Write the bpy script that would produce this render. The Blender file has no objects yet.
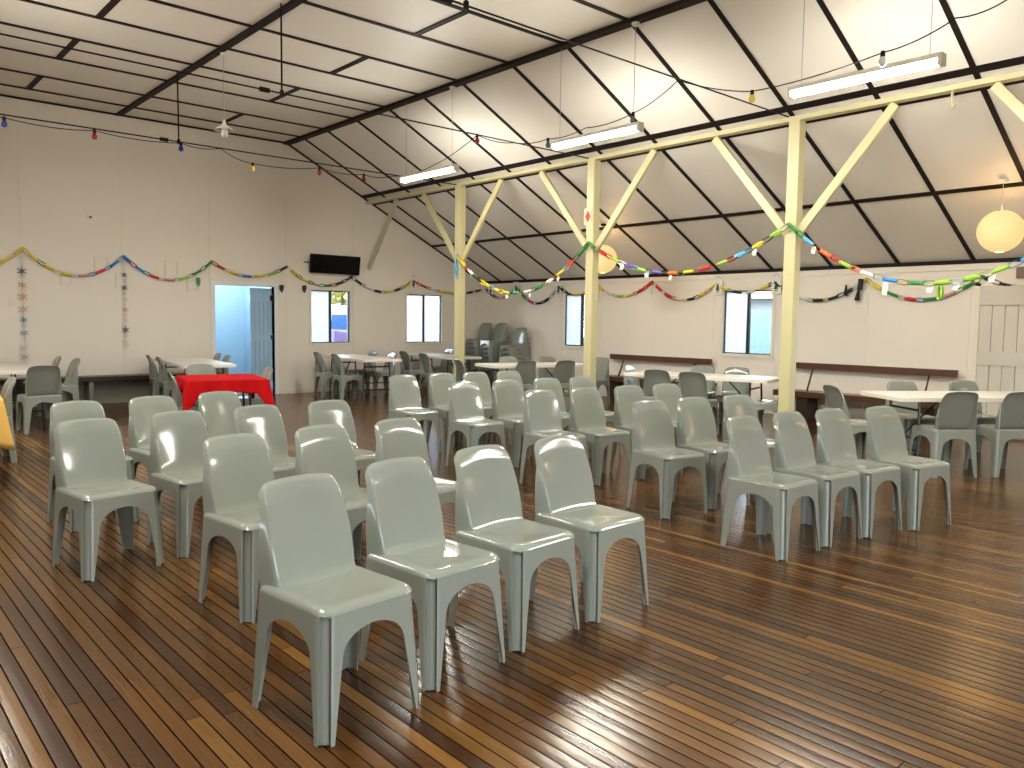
import bpy, bmesh, math, random
from mathutils import Vector, Matrix
random.seed(7)
C = bpy.context.scene.collection
PI = math.pi
def R(d): return math.radians(d)

# ------------------------------------------------------------------ materials
MATS = {}
def new_mat(name):
    m = bpy.data.materials.new(name); m.use_nodes = True
    nt = m.node_tree; b = nt.nodes['Principled BSDF']
    MATS[name] = m
    return m, nt, b
def N(nt, t, **k):
    n = nt.nodes.new(t)
    for a, v in k.items():
        if a.startswith('i_'):
            key = a[2:]
            n.inputs[int(key) if key.isdigit() else key.replace('_', ' ')].default_value = v
        else: setattr(n, a, v)
    return n
def pbr(name, col, rough=.5, metal=0., var=.06, scale=6., bump=0., bscale=60., spec=.5, coat=0., stretch=None):
    m, nt, b = new_mat(name)
    L = nt.links.new
    tc = N(nt, 'ShaderNodeTexCoord'); src = tc.outputs['Object']
    if stretch:
        mp = N(nt, 'ShaderNodeMapping'); mp.inputs['Scale'].default_value = stretch
        L(src, mp.inputs[0]); src = mp.outputs[0]
    no = N(nt, 'ShaderNodeTexNoise'); no.inputs['Scale'].default_value = scale; no.inputs['Detail'].default_value = 4
    L(src, no.inputs['Vector'])
    mx = N(nt, 'ShaderNodeMix', data_type='RGBA')
    c = list(col)
    mx.inputs[6].default_value = [max(0, x*(1-var)) for x in c] + [1]
    mx.inputs[7].default_value = [min(1, x*(1+var)) for x in c] + [1]
    L(no.outputs['Fac'], mx.inputs[0]); L(mx.outputs[2], b.inputs['Base Color'])
    b.inputs['Roughness'].default_value = rough; b.inputs['Metallic'].default_value = metal
    b.inputs['Specular IOR Level'].default_value = spec
    b.inputs['Coat Weight'].default_value = coat
    if bump:
        n2 = N(nt, 'ShaderNodeTexNoise'); n2.inputs['Scale'].default_value = bscale; n2.inputs['Detail'].default_value = 3
        L(src, n2.inputs['Vector'])
        bp = N(nt, 'ShaderNodeBump'); bp.inputs['Strength'].default_value = bump; bp.inputs['Distance'].default_value = .01
        L(n2.outputs['Fac'], bp.inputs['Height']); L(bp.outputs[0], b.inputs['Normal'])
    return m
def emis(name, col, strength, base=(.9, .9, .9), rough=.4):
    m, nt, b = new_mat(name)
    b.inputs['Base Color'].default_value = list(base)+[1]; b.inputs['Roughness'].default_value = rough
    b.inputs['Emission Color'].default_value = list(col)+[1]; b.inputs['Emission Strength'].default_value = strength
    return m

plastic = pbr('chair_plastic', (.222, .243, .213), rough=.12, var=.05, scale=5, bump=.02, bscale=14, spec=.55)
wall_paint = pbr('wall_paint', (.77, .71, .62), rough=.55, var=.03, scale=1.2, bump=.04, bscale=30)
trim_paint = pbr('trim_paint', (.74, .68, .57), rough=.45, var=.03)
reveal_paint = pbr('reveal_paint', (.75, .78, .80), rough=.4, var=.02)
ceil_paint = pbr('ceiling_paint', (.77, .72, .645), rough=.5, var=.05, scale=.8, bump=.03, bscale=12)
batten_paint = pbr('batten_paint', (.011, .007, .006), rough=.6, var=.25, scale=4, spec=.15)
cream = pbr('cream_post_paint', (.55, .50, .28), rough=.42, var=.06, scale=3, bump=.05, bscale=25, stretch=(1, 1, .2))
black_metal = pbr('black_metal', (.012, .012, .013), rough=.35, var=.2)
white_metal = pbr('white_enamel', (.75, .72, .62), rough=.35, var=.04)
cord_white = pbr('white_cord', (.45, .42, .36), rough=.6)
black_rubber = pbr('black_cable', (.006, .006, .006), rough=.6, spec=.15)
brown_wood = pbr('brown_bench_wood', (.085, .036, .017), rough=.3, var=.35, scale=3, stretch=(1, .12, 1))
dark_wood = pbr('dark_bench_wood', (.03, .016, .012), rough=.4, var=.3, scale=4)
table_white = pbr('white_table_plastic', (.72, .68, .60), rough=.35, var=.03)
red_cloth = pbr('red_cloth', (.46, .003, .005), rough=.85, spec=.15, var=.12, scale=12, bump=.1, bscale=160)
yellow_cloth = pbr('yellow_cloth', (.68, .40, .09), rough=.8, var=.1, scale=12, bump=.1, bscale=160)
screen_black = pbr('black_screen', (.003, .003, .004), rough=.4, var=.2, spec=.1)
door_blue = pbr('blue_daylit_door_paint', (.32, .50, .70), rough=.4, var=.08, scale=3)  # blue daylight on the door leaves is put into their colour
door_cream = pbr('cream_door_paint', (.56, .53, .46), rough=.5, var=.06, scale=3, stretch=(1, 1, .2))
room_daylit = pbr('blue_daylit_wall_paint', (.27, .40, .48), rough=.5, var=.02)  # white walls; the blue of the daylight is put into the colour
grey_box = pbr('grey_brown_plastic', (.16, .12, .08), rough=.4)
paper_white = pbr('white_paper', (.78, .76, .70), rough=.7, var=.03)
tree_green = pbr('green_print', (.01, .10, .03), rough=.6)
red_paper = pbr('red_paper', (.62, .03, .02), rough=.6)
steel_fence = pbr('fence_steel', (.16, .24, .23), rough=.5, var=.03)
fence_white = pbr('pale_fence_steel', (.30, .30, .34), rough=.5, var=.03)
van_white = pbr('white_van_paint', (.30, .31, .33), rough=.3, var=.02)
van_glass = pbr('blue_vehicle_glass', (.02, .07, .2), rough=.15)
reflection_purple = pbr('purple_reflection_colour', (.10, .06, .16), rough=.6)  # colour of a reflection, given to a solid block
foliage = pbr('yellow_green_leaves', (.20, .19, .04), rough=.7, var=.5, scale=8)
roof_orange = pbr('orange_roof', (.35, .17, .07), rough=.6)
ground_mat = pbr('outside_ground', (.18, .18, .15), rough=.9, var=.2, scale=2)
tube_glow = emis('fluorescent_tube_glow', (1., .965, .86), 155.)
PC = {}
for n, c in dict(yellow=(.75, .56, .03), blue=(.02, .22, .55), red=(.60, .02, .02), green=(.03, .22, .05), lime=(.30, .55, .05),
                 black=(.012, .014, .02), white=(.72, .70, .66), orange=(.80, .16, .04), sky=(.10, .38, .62), purple=(.14, .10, .38), pink=(.62, .30, .30)).items():
    PC[n] = pbr(n+'_chain_paper', c, rough=.6, var=.05)
STAR = {n: pbr(n+'_star_paper', c, rough=.6, var=.05) for n, c in dict(white=(.62, .58, .52), purple=(.16, .11, .17), orange=(.58, .34, .20), pink=(.55, .38, .36), blue=(.10, .22, .32), sky=(.25, .36, .42), black=(.10, .10, .12)).items()}
BULB = {}
for n, c in dict(blue=(.01, .03, .22), red=(.24, .02, .015), yellow=(.62, .45, .04), green=(.01, .10, .08), smoky=(.10, .11, .12), clear=(.55, .55, .50)).items():
    BULB[n] = pbr(n+'_bulb_glass', c, rough=.12, var=.04)

def m_floor():
    m, nt, b = new_mat('timber_floor'); L = nt.links.new
    tc = N(nt, 'ShaderNodeTexCoord'); sp = N(nt, 'ShaderNodeSeparateXYZ'); L(tc.outputs['Object'], sp.inputs[0])
    def M(op, a, bb=None, clamp=False):
        n = N(nt, 'ShaderNodeMath', operation=op, use_clamp=clamp)
        for i, v in enumerate((a, bb)):
            if v is None: continue
            if isinstance(v, (int, float)): n.inputs[i].default_value = v
            else: L(v, n.inputs[i])
        return n.outputs[0]
    u = M('DIVIDE', sp.outputs[0], .0585); fl = M('FLOOR', u); fr = M('FRACT', u)
    wn = N(nt, 'ShaderNodeTexWhiteNoise', noise_dimensions='1D'); L(fl, wn.inputs['W'])
    ln = M('MULTIPLY', wn.outputs['Value'], 7.)
    v = M('DIVIDE', M('ADD', sp.outputs[1], ln), 2.9); vf = M('FLOOR', v); vr = M('FRACT', v)
    w2 = N(nt, 'ShaderNodeTexWhiteNoise', noise_dimensions='2D')
    cb = N(nt, 'ShaderNodeCombineXYZ'); L(fl, cb.inputs[0]); L(vf, cb.inputs[1]); L(cb.outputs[0], w2.inputs['Vector'])
    cr = N(nt, 'ShaderNodeValToRGB'); L(w2.outputs['Value'], cr.inputs[0])
    e = cr.color_ramp.elements
    e[0].position = 0; e[0].color = (.045, .018, .007, 1)
    e[1].position = 1; e[1].color = (.19, .092, .020, 1)
    for p, c in ((.25, (.072, .030, .008, 1)), (.6, (.100, .043, .010, 1)), (.88, (.128, .058, .013, 1))):
        x = e.new(p); x.color = c
    # grain stretched along the boards
    mp = N(nt, 'ShaderNodeMapping'); mp.inputs['Scale'].default_value = (70, 2.2, 1); L(tc.outputs['Object'], mp.inputs[0])
    off = N(nt, 'ShaderNodeVectorMath', operation='ADD'); L(mp.outputs[0], off.inputs[0]); L(w2.outputs['Color'], off.inputs[1])
    g = N(nt, 'ShaderNodeTexNoise'); g.inputs['Scale'].default_value = 1.6; g.inputs['Detail'].default_value = 6; g.inputs['Roughness'].default_value = .65
    g.inputs['Distortion'].default_value = .8
    L(off.outputs[0], g.inputs['Vector'])
    gr = N(nt, 'ShaderNodeMapRange'); gr.inputs[1].default_value = .25; gr.inputs[2].default_value = .8; gr.inputs[3].default_value = .72; gr.inputs[4].default_value = 1.25
    L(g.outputs['Fac'], gr.inputs[0])
    sc = N(nt, 'ShaderNodeVectorMath', operation='SCALE'); L(cr.outputs[0], sc.inputs[0]); L(gr.outputs[0], sc.inputs['Scale'])
    # worn patches
    wp = N(nt, 'ShaderNodeTexNoise'); wp.inputs['Scale'].default_value = .55; wp.inputs['Detail'].default_value = 3; L(tc.outputs['Object'], wp.inputs['Vector'])
    wr = N(nt, 'ShaderNodeMapRange'); wr.inputs[1].default_value = .3; wr.inputs[2].default_value = .7; wr.inputs[3].default_value = .78; wr.inputs[4].default_value = 1.15
    L(wp.outputs['Fac'], wr.inputs[0])
    s2 = N(nt, 'ShaderNodeVectorMath', operation='SCALE'); L(sc.outputs[0], s2.inputs[0]); L(wr.outputs[0], s2.inputs['Scale'])
    # gaps
    d = M('MINIMUM', fr, M('SUBTRACT', 1., fr)); gap = M('LESS_THAN', d, .05)
    d2 = M('MINIMUM', vr, M('SUBTRACT', 1., vr)); gap2 = M('LESS_THAN', d2, .0006)
    gp = M('MAXIMUM', gap, gap2)
    mx = N(nt, 'ShaderNodeMix', data_type='RGBA'); L(gp, mx.inputs[0]); L(s2.outputs[0], mx.inputs[6]); mx.inputs[7].default_value = (.008, .004, .003, 1)
    L(mx.outputs[2], b.inputs['Base Color'])
    rr = N(nt, 'ShaderNodeMapRange'); rr.inputs[3].default_value = .14; rr.inputs[4].default_value = .30; L(g.outputs['Fac'], rr.inputs[0])
    rg = M('MAXIMUM', rr.outputs[0], M('MULTIPLY', gp, .8)); L(rg, b.inputs['Roughness'])
    # cupped boards
    cup = M('MULTIPLY', M('POWER', M('MULTIPLY', d, 2.), .5), 1.0)
    hh = M('ADD', cup, M('MULTIPLY', g.outputs['Fac'], .12))
    bp = N(nt, 'ShaderNodeBump'); bp.inputs['Strength'].default_value = .55; bp.inputs['Distance'].default_value = .0011
    L(hh, bp.inputs['Height']); L(bp.outputs[0], b.inputs['Normal'])
    L(M('MULTIPLY', M('SUBTRACT', 1., gp), .36), b.inputs['Specular IOR Level'])
    return m
floor_mat = m_floor()

def m_glass(name, frosted):
    m = bpy.data.materials.new(name); m.use_nodes = True; nt = m.node_tree; nt.nodes.clear(); L = nt.links.new
    out = N(nt, 'ShaderNodeOutputMaterial'); tr = N(nt, 'ShaderNodeBsdfTransparent'); gl = N(nt, 'ShaderNodeBsdfGlossy'); gl.inputs['Roughness'].default_value = .03
    fz = N(nt, 'ShaderNodeFresnel'); fz.inputs[0].default_value = 1.45
    mx = N(nt, 'ShaderNodeMixShader'); L(fz.outputs[0], mx.inputs[0])
    tr.inputs[0].default_value = (.93, .96, .97, 1)
    if frosted:
        tl = N(nt, 'ShaderNodeBsdfTranslucent'); tl.inputs[0].default_value = (.70, .71, .70, 1)
        tc = N(nt, 'ShaderNodeTexCoord'); vo = N(nt, 'ShaderNodeTexVoronoi'); vo.inputs['Scale'].default_value = 42; L(tc.outputs['Object'], vo.inputs['Vector'])
        mr = N(nt, 'ShaderNodeMapRange'); mr.inputs[1].default_value = .1; mr.inputs[2].default_value = .7; mr.inputs[3].default_value = .75; mr.inputs[4].default_value = 1.
        L(vo.outputs['Distance'], mr.inputs[0])
        m2 = N(nt, 'ShaderNodeMixShader'); L(mr.outputs[0], m2.inputs[0]); L(tr.outputs[0], m2.inputs[1]); L(tl.outputs[0], m2.inputs[2])
        L(m2.outputs[0], mx.inputs[1])
    else: L(tr.outputs[0], mx.inputs[1])
    L(gl.outputs[0], mx.inputs[2]); L(mx.outputs[0], out.inputs[0])
    return m
clear_glass = m_glass('clear_window_glass', False); frost_glass = m_glass('frosted_window_glass', True)

def m_lantern():
    m, nt, b = new_mat('glowing_rice_paper'); L = nt.links.new
    b.inputs['Base Color'].default_value = (.30, .25, .16, 1); b.inputs['Roughness'].default_value = .8
    tc = N(nt, 'ShaderNodeTexCoord'); sp = N(nt, 'ShaderNodeSeparateXYZ'); L(tc.outputs['Object'], sp.inputs[0])
    m1 = N(nt, 'ShaderNodeMath', operation='MULTIPLY'); m1.inputs[1].default_value = 2*PI*34; L(sp.outputs[2], m1.inputs[0])
    si = N(nt, 'ShaderNodeMath', operation='SINE'); L(m1.outputs[0], si.inputs[0])
    mr = N(nt, 'ShaderNodeMapRange'); mr.inputs[1].default_value = .6; mr.inputs[2].default_value = 1; mr.inputs[3].default_value = 1.; mr.inputs[4].default_value = .8; L(si.outputs[0], mr.inputs[0])
    mm = N(nt, 'ShaderNodeMath', operation='MULTIPLY'); mm.inputs[1].default_value = .62; L(mr.outputs[0], mm.inputs[0])
    b.inputs['Emission Color'].default_value = (1., .70, .28, 1); L(mm.outputs[0], b.inputs['Emission Strength'])
    return m
lantern_mat = m_lantern()

# ------------------------------------------------------------------ mesh helpers
class MB:
    def __init__(s): s.v = []; s.f = []; s.m = []
    def add(s, vs, fs, mi=0):
        o = len(s.v); s.v += [tuple(v) for v in vs]; s.f += [tuple(i+o for i in f) for f in fs]; s.m += [mi]*len(fs)
    def box(s, a, b, mi=0):
        x0, y0, z0 = a; x1, y1, z1 = b
        vs = [(x0,y0,z0),(x1,y0,z0),(x1,y1,z0),(x0,y1,z0),(x0,y0,z1),(x1,y0,z1),(x1,y1,z1),(x0,y1,z1)]
        s.add(vs, [(3,2,1,0),(4,5,6,7),(0,1,5,4),(1,2,6,5),(2,3,7,6),(3,0,4,7)], mi)
    def bar(s, p0, p1, w, h, up=(0,0,1), mi=0):
        p0 = Vector(p0); p1 = Vector(p1); d = (p1-p0).normalized(); u = Vector(up)
        sd = d.cross(u)
        if sd.length < 1e-4: sd = d.cross(Vector((1,0,0)))
        sd.normalize(); u = sd.cross(d).normalized()
        vs = []
        for p in (p0, p1):
            for a, b in ((-1,-1),(1,-1),(1,1),(-1,1)): vs.append(p+sd*a*w/2+u*b*h/2)
        s.add(vs, [(3,2,1,0),(4,5,6,7),(0,1,5,4),(1,2,6,5),(2,3,7,6),(3,0,4,7)], mi)
    def tube(s, pts, r, n=8, mi=0, closed=False):
        pts = [Vector(p) for p in pts]; k = len(pts); vs = []; fs = []
        rr = r if isinstance(r, (list, tuple)) else [r]*k
        prev = None
        for i, p in enumerate(pts):
            d = (pts[min(i+1, k-1)]-pts[max(i-1, 0)]).normalized()
            a = prev if prev is not None else (Vector((0,0,1)) if abs(d.z) < .9 else Vector((1,0,0)))
            a = (a-d*a.dot(d)).normalized(); prev = a; b = d.cross(a)
            for j in range(n): t = 2*PI*j/n; vs.append(p+(a*math.cos(t)+b*math.sin(t))*rr[i])
        for i in range(k-1):
            for j in range(n): fs.append((i*n+j, i*n+(j+1) % n, (i+1)*n+(j+1) % n, (i+1)*n+j))
        fs.append(tuple(range(n-1, -1, -1))); fs.append(tuple((k-1)*n+j for j in range(n)))
        s.add(vs, fs, mi)
    def lathe(s, prof, n=16, o=(0,0,0), mi=0):
        vs = []; fs = []; k = len(prof)
        for r, z in prof:
            for j in range(n): t = 2*PI*j/n; vs.append((o[0]+r*math.cos(t), o[1]+r*math.sin(t), o[2]+z))
        for i in range(k-1):
            for j in range(n): fs.append((i*n+j, i*n+(j+1) % n, (i+1)*n+(j+1) % n, (i+1)*n+j))
        s.add(vs, fs, mi)
    def grid(s, rows, mi=0, flip=False):
        k = len(rows[0]); vs = [p for r in rows for p in r]; fs = []
        for i in range(len(rows)-1):
            for j in range(k-1):
                f = (i*k+j, i*k+j+1, (i+1)*k+j+1, (i+1)*k+j)
                fs.append(f[::-1] if flip else f)
        s.add(vs, fs, mi)
    def prism(s, poly, y0, y1, mi=0):      # polygon in XZ, extruded along Y
        n = len(poly); vs = [(x, y0, z) for x, z in poly]+[(x, y1, z) for x, z in poly]
        s.add(vs, [tuple(range(n)), tuple(range(2*n-1, n-1, -1))]+[((i+1) % n, i, n+i, n+(i+1) % n) for i in range(n)], mi)
    def mesh(s, name, mats, smooth=False, thick=0, bevel=0):
        me = bpy.data.meshes.new(name); me.from_pydata(s.v, [], s.f)
        for m in (mats if isinstance(mats, (list, tuple)) else [mats]): me.materials.append(m)
        for p, i in zip(me.polygons, s.m): p.material_index = i
        bm = bmesh.new(); bm.from_mesh(me)
        bmesh.ops.remove_doubles(bm, verts=bm.verts, dist=1e-5)
        if thick:
            bmesh.ops.recalc_face_normals(bm, faces=bm.faces)
            bmesh.ops.solidify(bm, geom=bm.faces[:], thickness=thick)
        if bevel:
            bmesh.ops.bevel(bm, geom=bm.edges[:], offset=bevel, segments=2, affect='EDGES', profile=.6)
        bmesh.ops.recalc_face_normals(bm, faces=bm.faces)
        bm.to_mesh(me); bm.free()
        if smooth:
            me.polygons.foreach_set('use_smooth', [True]*len(me.polygons))
            if smooth is not True: me.set_sharp_from_angle(angle=R(smooth))
        return me
    def build(s, name, mats, parent=None, **k):
        return link(name, s.mesh(name, mats, **k), parent)
def link(name, data, parent=None, loc=None, rotz=None):
    o = bpy.data.objects.new(name, data); C.objects.link(o)
    if parent: o.parent = parent
    if loc is not None: o.location = loc
    if rotz is not None: o.rotation_euler = (0, 0, rotz)
    return o
def tag(o, label, cat, group=None, kind=None):
    o['label'] = label; o['category'] = cat
    if group: o['group'] = group
    if kind: o['kind'] = kind
    return o
def empty(name, label, cat, loc=(0,0,0), rotz=0, group=None):
    return tag(link(name, None, loc=loc, rotz=rotz), label, cat, group)
def struct(o, label=None):
    o['kind'] = 'structure'
    if label: o['label'] = label
    return o

# ------------------------------------------------------------------ room constants (metres; X along the gable wall, Y towards it)
YG = 14.11; XR = 11.53; XL = -3.73; YB = -3.2; HW = 2.305; HC = 4.68; RX0 = 1.0; RX1 = 6.8
def roof(x): return HC-(x-RX1)*(HC-HW)/(XR-RX1)
T = .12
def wall_cells(mb, axis, pos, thick, u0, u1, z0, z1, holes):
    us = sorted({u0, u1, *[h[0] for h in holes], *[h[1] for h in holes]}); zs = sorted({z0, z1, *[h[2] for h in holes], *[h[3] for h in holes]})
    for i in range(len(us)-1):
        for j in range(len(zs)-1):
            uc = (us[i]+us[i+1])/2; zc = (zs[j]+zs[j+1])/2
            if any(h[0] < uc < h[1] and h[2] < zc < h[3] for h in holes): continue
            if axis == 'y': mb.box((us[i], min(pos, pos+thick), zs[j]), (us[i+1], max(pos, pos+thick), zs[j+1]))
            else: mb.box((min(pos, pos+thick), us[i], zs[j]), (max(pos, pos+thick), us[i+1], zs[j+1]))

W1 = (7.28, 8.13, .95, 1.98); W2 = (9.48, 10.40, .94, 1.97); DOOR = (5.42, 6.53, 0, 2.0)
WA = (6.80, 7.71, .93, 1.98); WB = (10.55, 11.47, .94, 1.98); DR = (2.02, 2.86, 0, 1.95)
WL = [(-3.0, -2.1, .95, 1.98), (1.6, 2.5, .3, 2.05), (5.6, 6.5, .95, 1.98), (9.9, 10.8, .95, 1.98)]
mb = MB(); mb.box((XL-T, YB-T, -.1), (XR+T, YG+T, 0)); struct(mb.build('floor', floor_mat), 'narrow varnished timber boards running towards the gable wall')
mb = MB(); wall_cells(mb, 'y', YG, T, XL-T, XR+T, 0, HW, [W1, W2, DOOR])
mb.prism([(XL-T, HW), (XR+T, HW), (XR+T, HW-.02), (RX1, HC), (RX0, HC), (XL-T, HW-.02)], YG, YG+T) if False else mb.prism([(XL, HW), (XR, HW), (RX1, HC), (RX0, HC)], YG, YG+T)
struct(mb.build('wall_back', wall_paint))
mb = MB(); wall_cells(mb, 'x', XR, T, YB-T, YG, 0, HW, [WA, WB, DR]); struct(mb.build('wall_right', wall_paint))
mb = MB(); wall_cells(mb, 'x', XL, -T, YB-T, YG, 0, HW, WL); struct(mb.build('wall_left', wall_paint))
mb = MB(); wall_cells(mb, 'y', YB, -T, XL, XR, 0, HW, [(.2, 3.2, 0, 2.2)]); mb.prism([(XL, HW), (XR, HW), (RX1, HC), (RX0, HC)], YB-T, YB); struct(mb.build('wall_front', wall_paint))  # wide opening out of view, added to let in daylight
mb = MB()
mb.prism([(RX0, HC), (RX1, HC), (RX1, HC+.06), (RX0, HC+.06)], YB-T, YG+T)
mb.prism([(RX1, HC), (XR+T, roof(XR+T)), (XR+T, roof(XR+T)+.06), (RX1, HC+.06)], YB-T, YG+T)
mb.prism([(RX0, HC), (XL-T, roof(XR+T)), (XL-T, roof(XR+T)+.06), (RX0, HC+.06)], YB-T, YG+T)
struct(mb.build('ceiling', ceil_paint), 'cream ceiling sheets, flat in the middle and sloping down to the side walls')

# dark cover battens on the ceiling
trim_i = [0]
def trim(mb, mat, label=None, **k):
    trim_i[0] += 1; return struct(mb.build('trim_%d' % trim_i[0], mat, **k), label)
YS = [13.47, 12.63, 11.64, 10.68, 9.76, 8.84, 7.80, 6.83, 5.84, 4.87, 3.90, 2.94, 1.95, .95, 0, -1, -2, -3]
sl = Vector((XR-RX1, 0, HW-HC)).normalized(); nrm = Vector((sl.z, 0, -sl.x))   # below the slope
mb = MB()
for y in YS:
    mb.box((RX0, y-.026, HC-.014), (RX1, y+.026, HC+.001))
    for sgn in (1, -1):
        a = Vector((RX1, y, HC)); b = Vector((XR, y, HW))
        if sgn < 0: a.x = RX0; b.x = XL
        n = nrm if sgn > 0 else Vector((-nrm.x, 0, nrm.z))
        mb.bar(a+n*.006, b+n*.006, .052, .014, up=n)
trim(mb, batten_paint, 'thin dark cover battens across the ceiling')
mb = MB()
for x in (3.9,): mb.box((x-.045, YB, HC-.03), (x+.045, YG, HC+.001))
for x in (RX0, RX1): mb.box((x-.06, YB, HC-.045), (x+.06, YG, HC+.001))
pairs = {2.52: [(12.63, 13.47), (10.68, 11.64), (8.84, 9.76), (6.83, 7.80), (4.87, 5.84)], 5.35: [(12.63, 13.47), (10.68, 11.64), (8.84, 9.76), (6.83, 7.80), (4.87, 5.84)]}
for x, ps in pairs.items():
    for a, b in ps: mb.box((x-.035, a, HC-.014), (x+.035, b, HC+.001))
for X in (8.42, 8.64, 10.12):
    for s in (1, -1):
        x = X if s > 0 else (RX0+RX1)-X; z = roof(X)
        n = nrm if s > 0 else Vector((-nrm.x, 0, nrm.z))
        mb.bar(Vector((x, YB, z))+n*.008, Vector((x, YG, z))+n*.008, .085 if X < 9 else .06, .018, up=n)
mb.box((XR-.03, YB, HW-.05), (XR, YG, HW+.004))
trim(mb, batten_paint, 'dark ridge and purlin battens running the length of the ceiling')
mb = MB()          # rake and gable top edge
def rake(x0, z0, x1, z1, w=.03): mb.bar((x0, YG-.012, z0-.012), (x1, YG-.012, z1-.012), w, w)
rake(RX0, HC, RX1, HC); rake(RX1, HC, XR, HW); rake(RX0, HC, XL, HW)
trim(mb, batten_paint, 'dark edge strip where the gable wall meets the ceiling')
# wall sheet seams (thin raised cover strips)
mb = MB()
for x in (-1.7, -.3, 1.1, 2.49, 3.91, 5.345, 6.78, 8.21, 9.64, 11.05):
    zt = min(HC, roof(x) if x > RX1 else HC) if x > RX0 else HC-(RX0-x)*.502
    z0 = 0 if not (5.42 < x < 6.53) else 2.05
    for a, b in ((z0, zt),):
        if W1[0] < x < W1[1] or W2[0] < x < W2[1]:
            mb.box((x-.016, YG-.006, 0), (x+.016, YG+.001, .86)); mb.box((x-.016, YG-.006, 2.06), (x+.016, YG+.001, zt-.03))
        else: mb.box((x-.016, YG-.006, a), (x+.016, YG+.001, b-.03))
mb.box((XL, YG-.007, 2.50), (10.9, YG+.001, 2.535))
trim(mb, wall_paint, 'cover strips over the sheet joints of the gable wall')
mb = MB()
for y in (1.3, 3.92, 5.28, 6.62, 7.90, 9.2, 10.45, 11.6, 12.91):
    mb.box((XR-.006, y-.014, 0), (XR+.001, y+.014, HW-.05))
mb.box((XR-.022, YB, HW-.13), (XR+.001, YG, HW-.05))
for a, b, c, d in ((6.72, 7.80, .14, .84), (10.5, 11.52, .14, .84)):
    for q in ((a, b, d-.015, d), (a, a+.015, c, d), (b-.015, b, c, d)): mb.box((XR-.008, q[0], q[2]), (XR+.001, q[1], q[3]))
trim(mb, wall_paint, 'cover strips and cornice board of the right wall')
mb = MB(); mb.box((DOOR[1]+.09, YG-.015, 0), (XR, YG+.001, .07)); mb.box((XL, YG-.015, 0), (DOOR[0]-.09, YG+.001, .07)); struct(mb.build('baseboard_back', trim_paint))
mb = MB(); mb.box((XR-.015, 3.9, 0), (XR+.001, YG-.015, .07)); struct(mb.build('baseboard_right', trim_paint))

# ------------------------------------------------------------------ windows and doors
def portal(name, loc, rot, sx, sy):
    l = bpy.data.lights.new(name, 'AREA'); l.shape = 'RECTANGLE'; l.size = sx; l.size_y = sy; l.energy = 1; l.cycles.is_portal = True
    o = link(name, l, loc=loc); o.rotation_euler = rot; return o
def window(idx, axis, pos, u0, u1, z0, z1, flip=False, s=1, frost_first=True):
    """aluminium slider: frosted half and clear half; local u runs along the wall, d outwards"""
    name = 'window_%d' % idx
    def P(u, d, z): return (u, pos+d*s, z) if axis == 'y' else (pos+d*s, u, z)
    def bx(mb, ua, ub, da, db, za, zb, mi=0):
        a = P(ua, da, za); b = P(ub, db, zb)
        mb.box([min(i, j) for i, j in zip(a, b)], [max(i, j) for i, j in zip(a, b)], mi)
    mb = MB(); w = .022
    bx(mb, u0, u1, .035, .075, z0, z0+w); bx(mb, u0, u1, .035, .075, z1-w, z1); bx(mb, u0, u0+w, .035, .075, z0, z1); bx(mb, u1-w, u1, .035, .075, z0, z1)
    um = (u0+u1)/2
    bx(mb, um-.022, um+.022, .03, .08, z0, z1)
    root = struct(mb.build(name, black_metal), 'black aluminium sliding window, one half frosted')
    fr = MB(); a = .055
    bx(fr, u0-a, u0, -.012, 0, z0-a, z1+a); bx(fr, u1, u1+a, -.012, 0, z0-a, z1+a); bx(fr, u0, u1, -.012, 0, z1, z1+a); bx(fr, u0, u1, -.03, 0, z0-a, z0)
    fr.build('architrave', trim_paint, root)
    rv = MB()
    for q in ((u0, u0+.004, z0, z1), (u1-.004, u1, z0, z1), (u0, u1, z0, z0+.004), (u0, u1, z1-.004, z1)): bx(rv, q[0], q[1], 0, .12, q[2], q[3])
    rv.build('reveal', reveal_paint, root)
    halves = [(u0+w, um-.02), (um+.02, u1-w)]
    if not frost_first: halves = halves[::-1]
    for (a, b), m, n in zip(halves, (frost_glass, clear_glass), ('frosted_pane', 'clear_pane')):
        g = MB(); bx(g, a, b, .053, .057, z0+w, z1-w); g.build(n, m, root)
    c = P(um, .16, (z0+z1)/2)
    rot = {('y', 1): (R(-90), 0, 0), ('x', 1): (0, R(90), 0), ('x', -1): (0, R(-90), 0)}[(axis, s)]
    sx, sy = ((u1-u0, z1-z0) if axis == 'y' else (z1-z0, u1-u0))
    portal('daylight_portal', c, rot, sx, sy)
    return root
window(1, 'y', YG, *W1); window(2, 'y', YG, *W2)
window(3, 'x', XR, *WA, frost_first=False); window(4, 'x', XR, *WB, frost_first=False)
for i, w in enumerate(WL): window(5+i, 'x', XL, *w, s=-1)  # left wall windows are unseen, added to let in daylight
# gable doorway, side room behind, coloured with blue daylight
mb = MB()
for q in (((DOOR[0]-.07, YG-.015, 0), (DOOR[0], YG+.13, 2.07)), ((DOOR[1], YG-.015, 0), (DOOR[1]+.07, YG+.13, 2.07)), ((DOOR[0], YG-.015, 2.0), (DOOR[1], YG+.13, 2.07))): mb.box(*q)
trim(mb, reveal_paint, 'white frame around the gable doorway')
mb = MB()
wx0, wx1, wy1 = 4.3, 7.0, 16.6
mb.box((wx1, YG+T, 0), (wx1+.1, wy1, 2.5)); mb.box((5.56, wy1, 0), (wx1+.1, wy1+.1, 2.5)); mb.box((5.46, 14.9, 0), (5.56, wy1+.1, 2.5))
struct(mb.build('wall_side_room', room_daylit), 'walls of the side room seen through the doorway, blue daylight in their colour')
mb = MB(); mb.box((wx0, YG+T, -.1), (wx1+.1, wy1+.1, 0)); struct(mb.build('floor_side_room', floor_mat))
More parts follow.
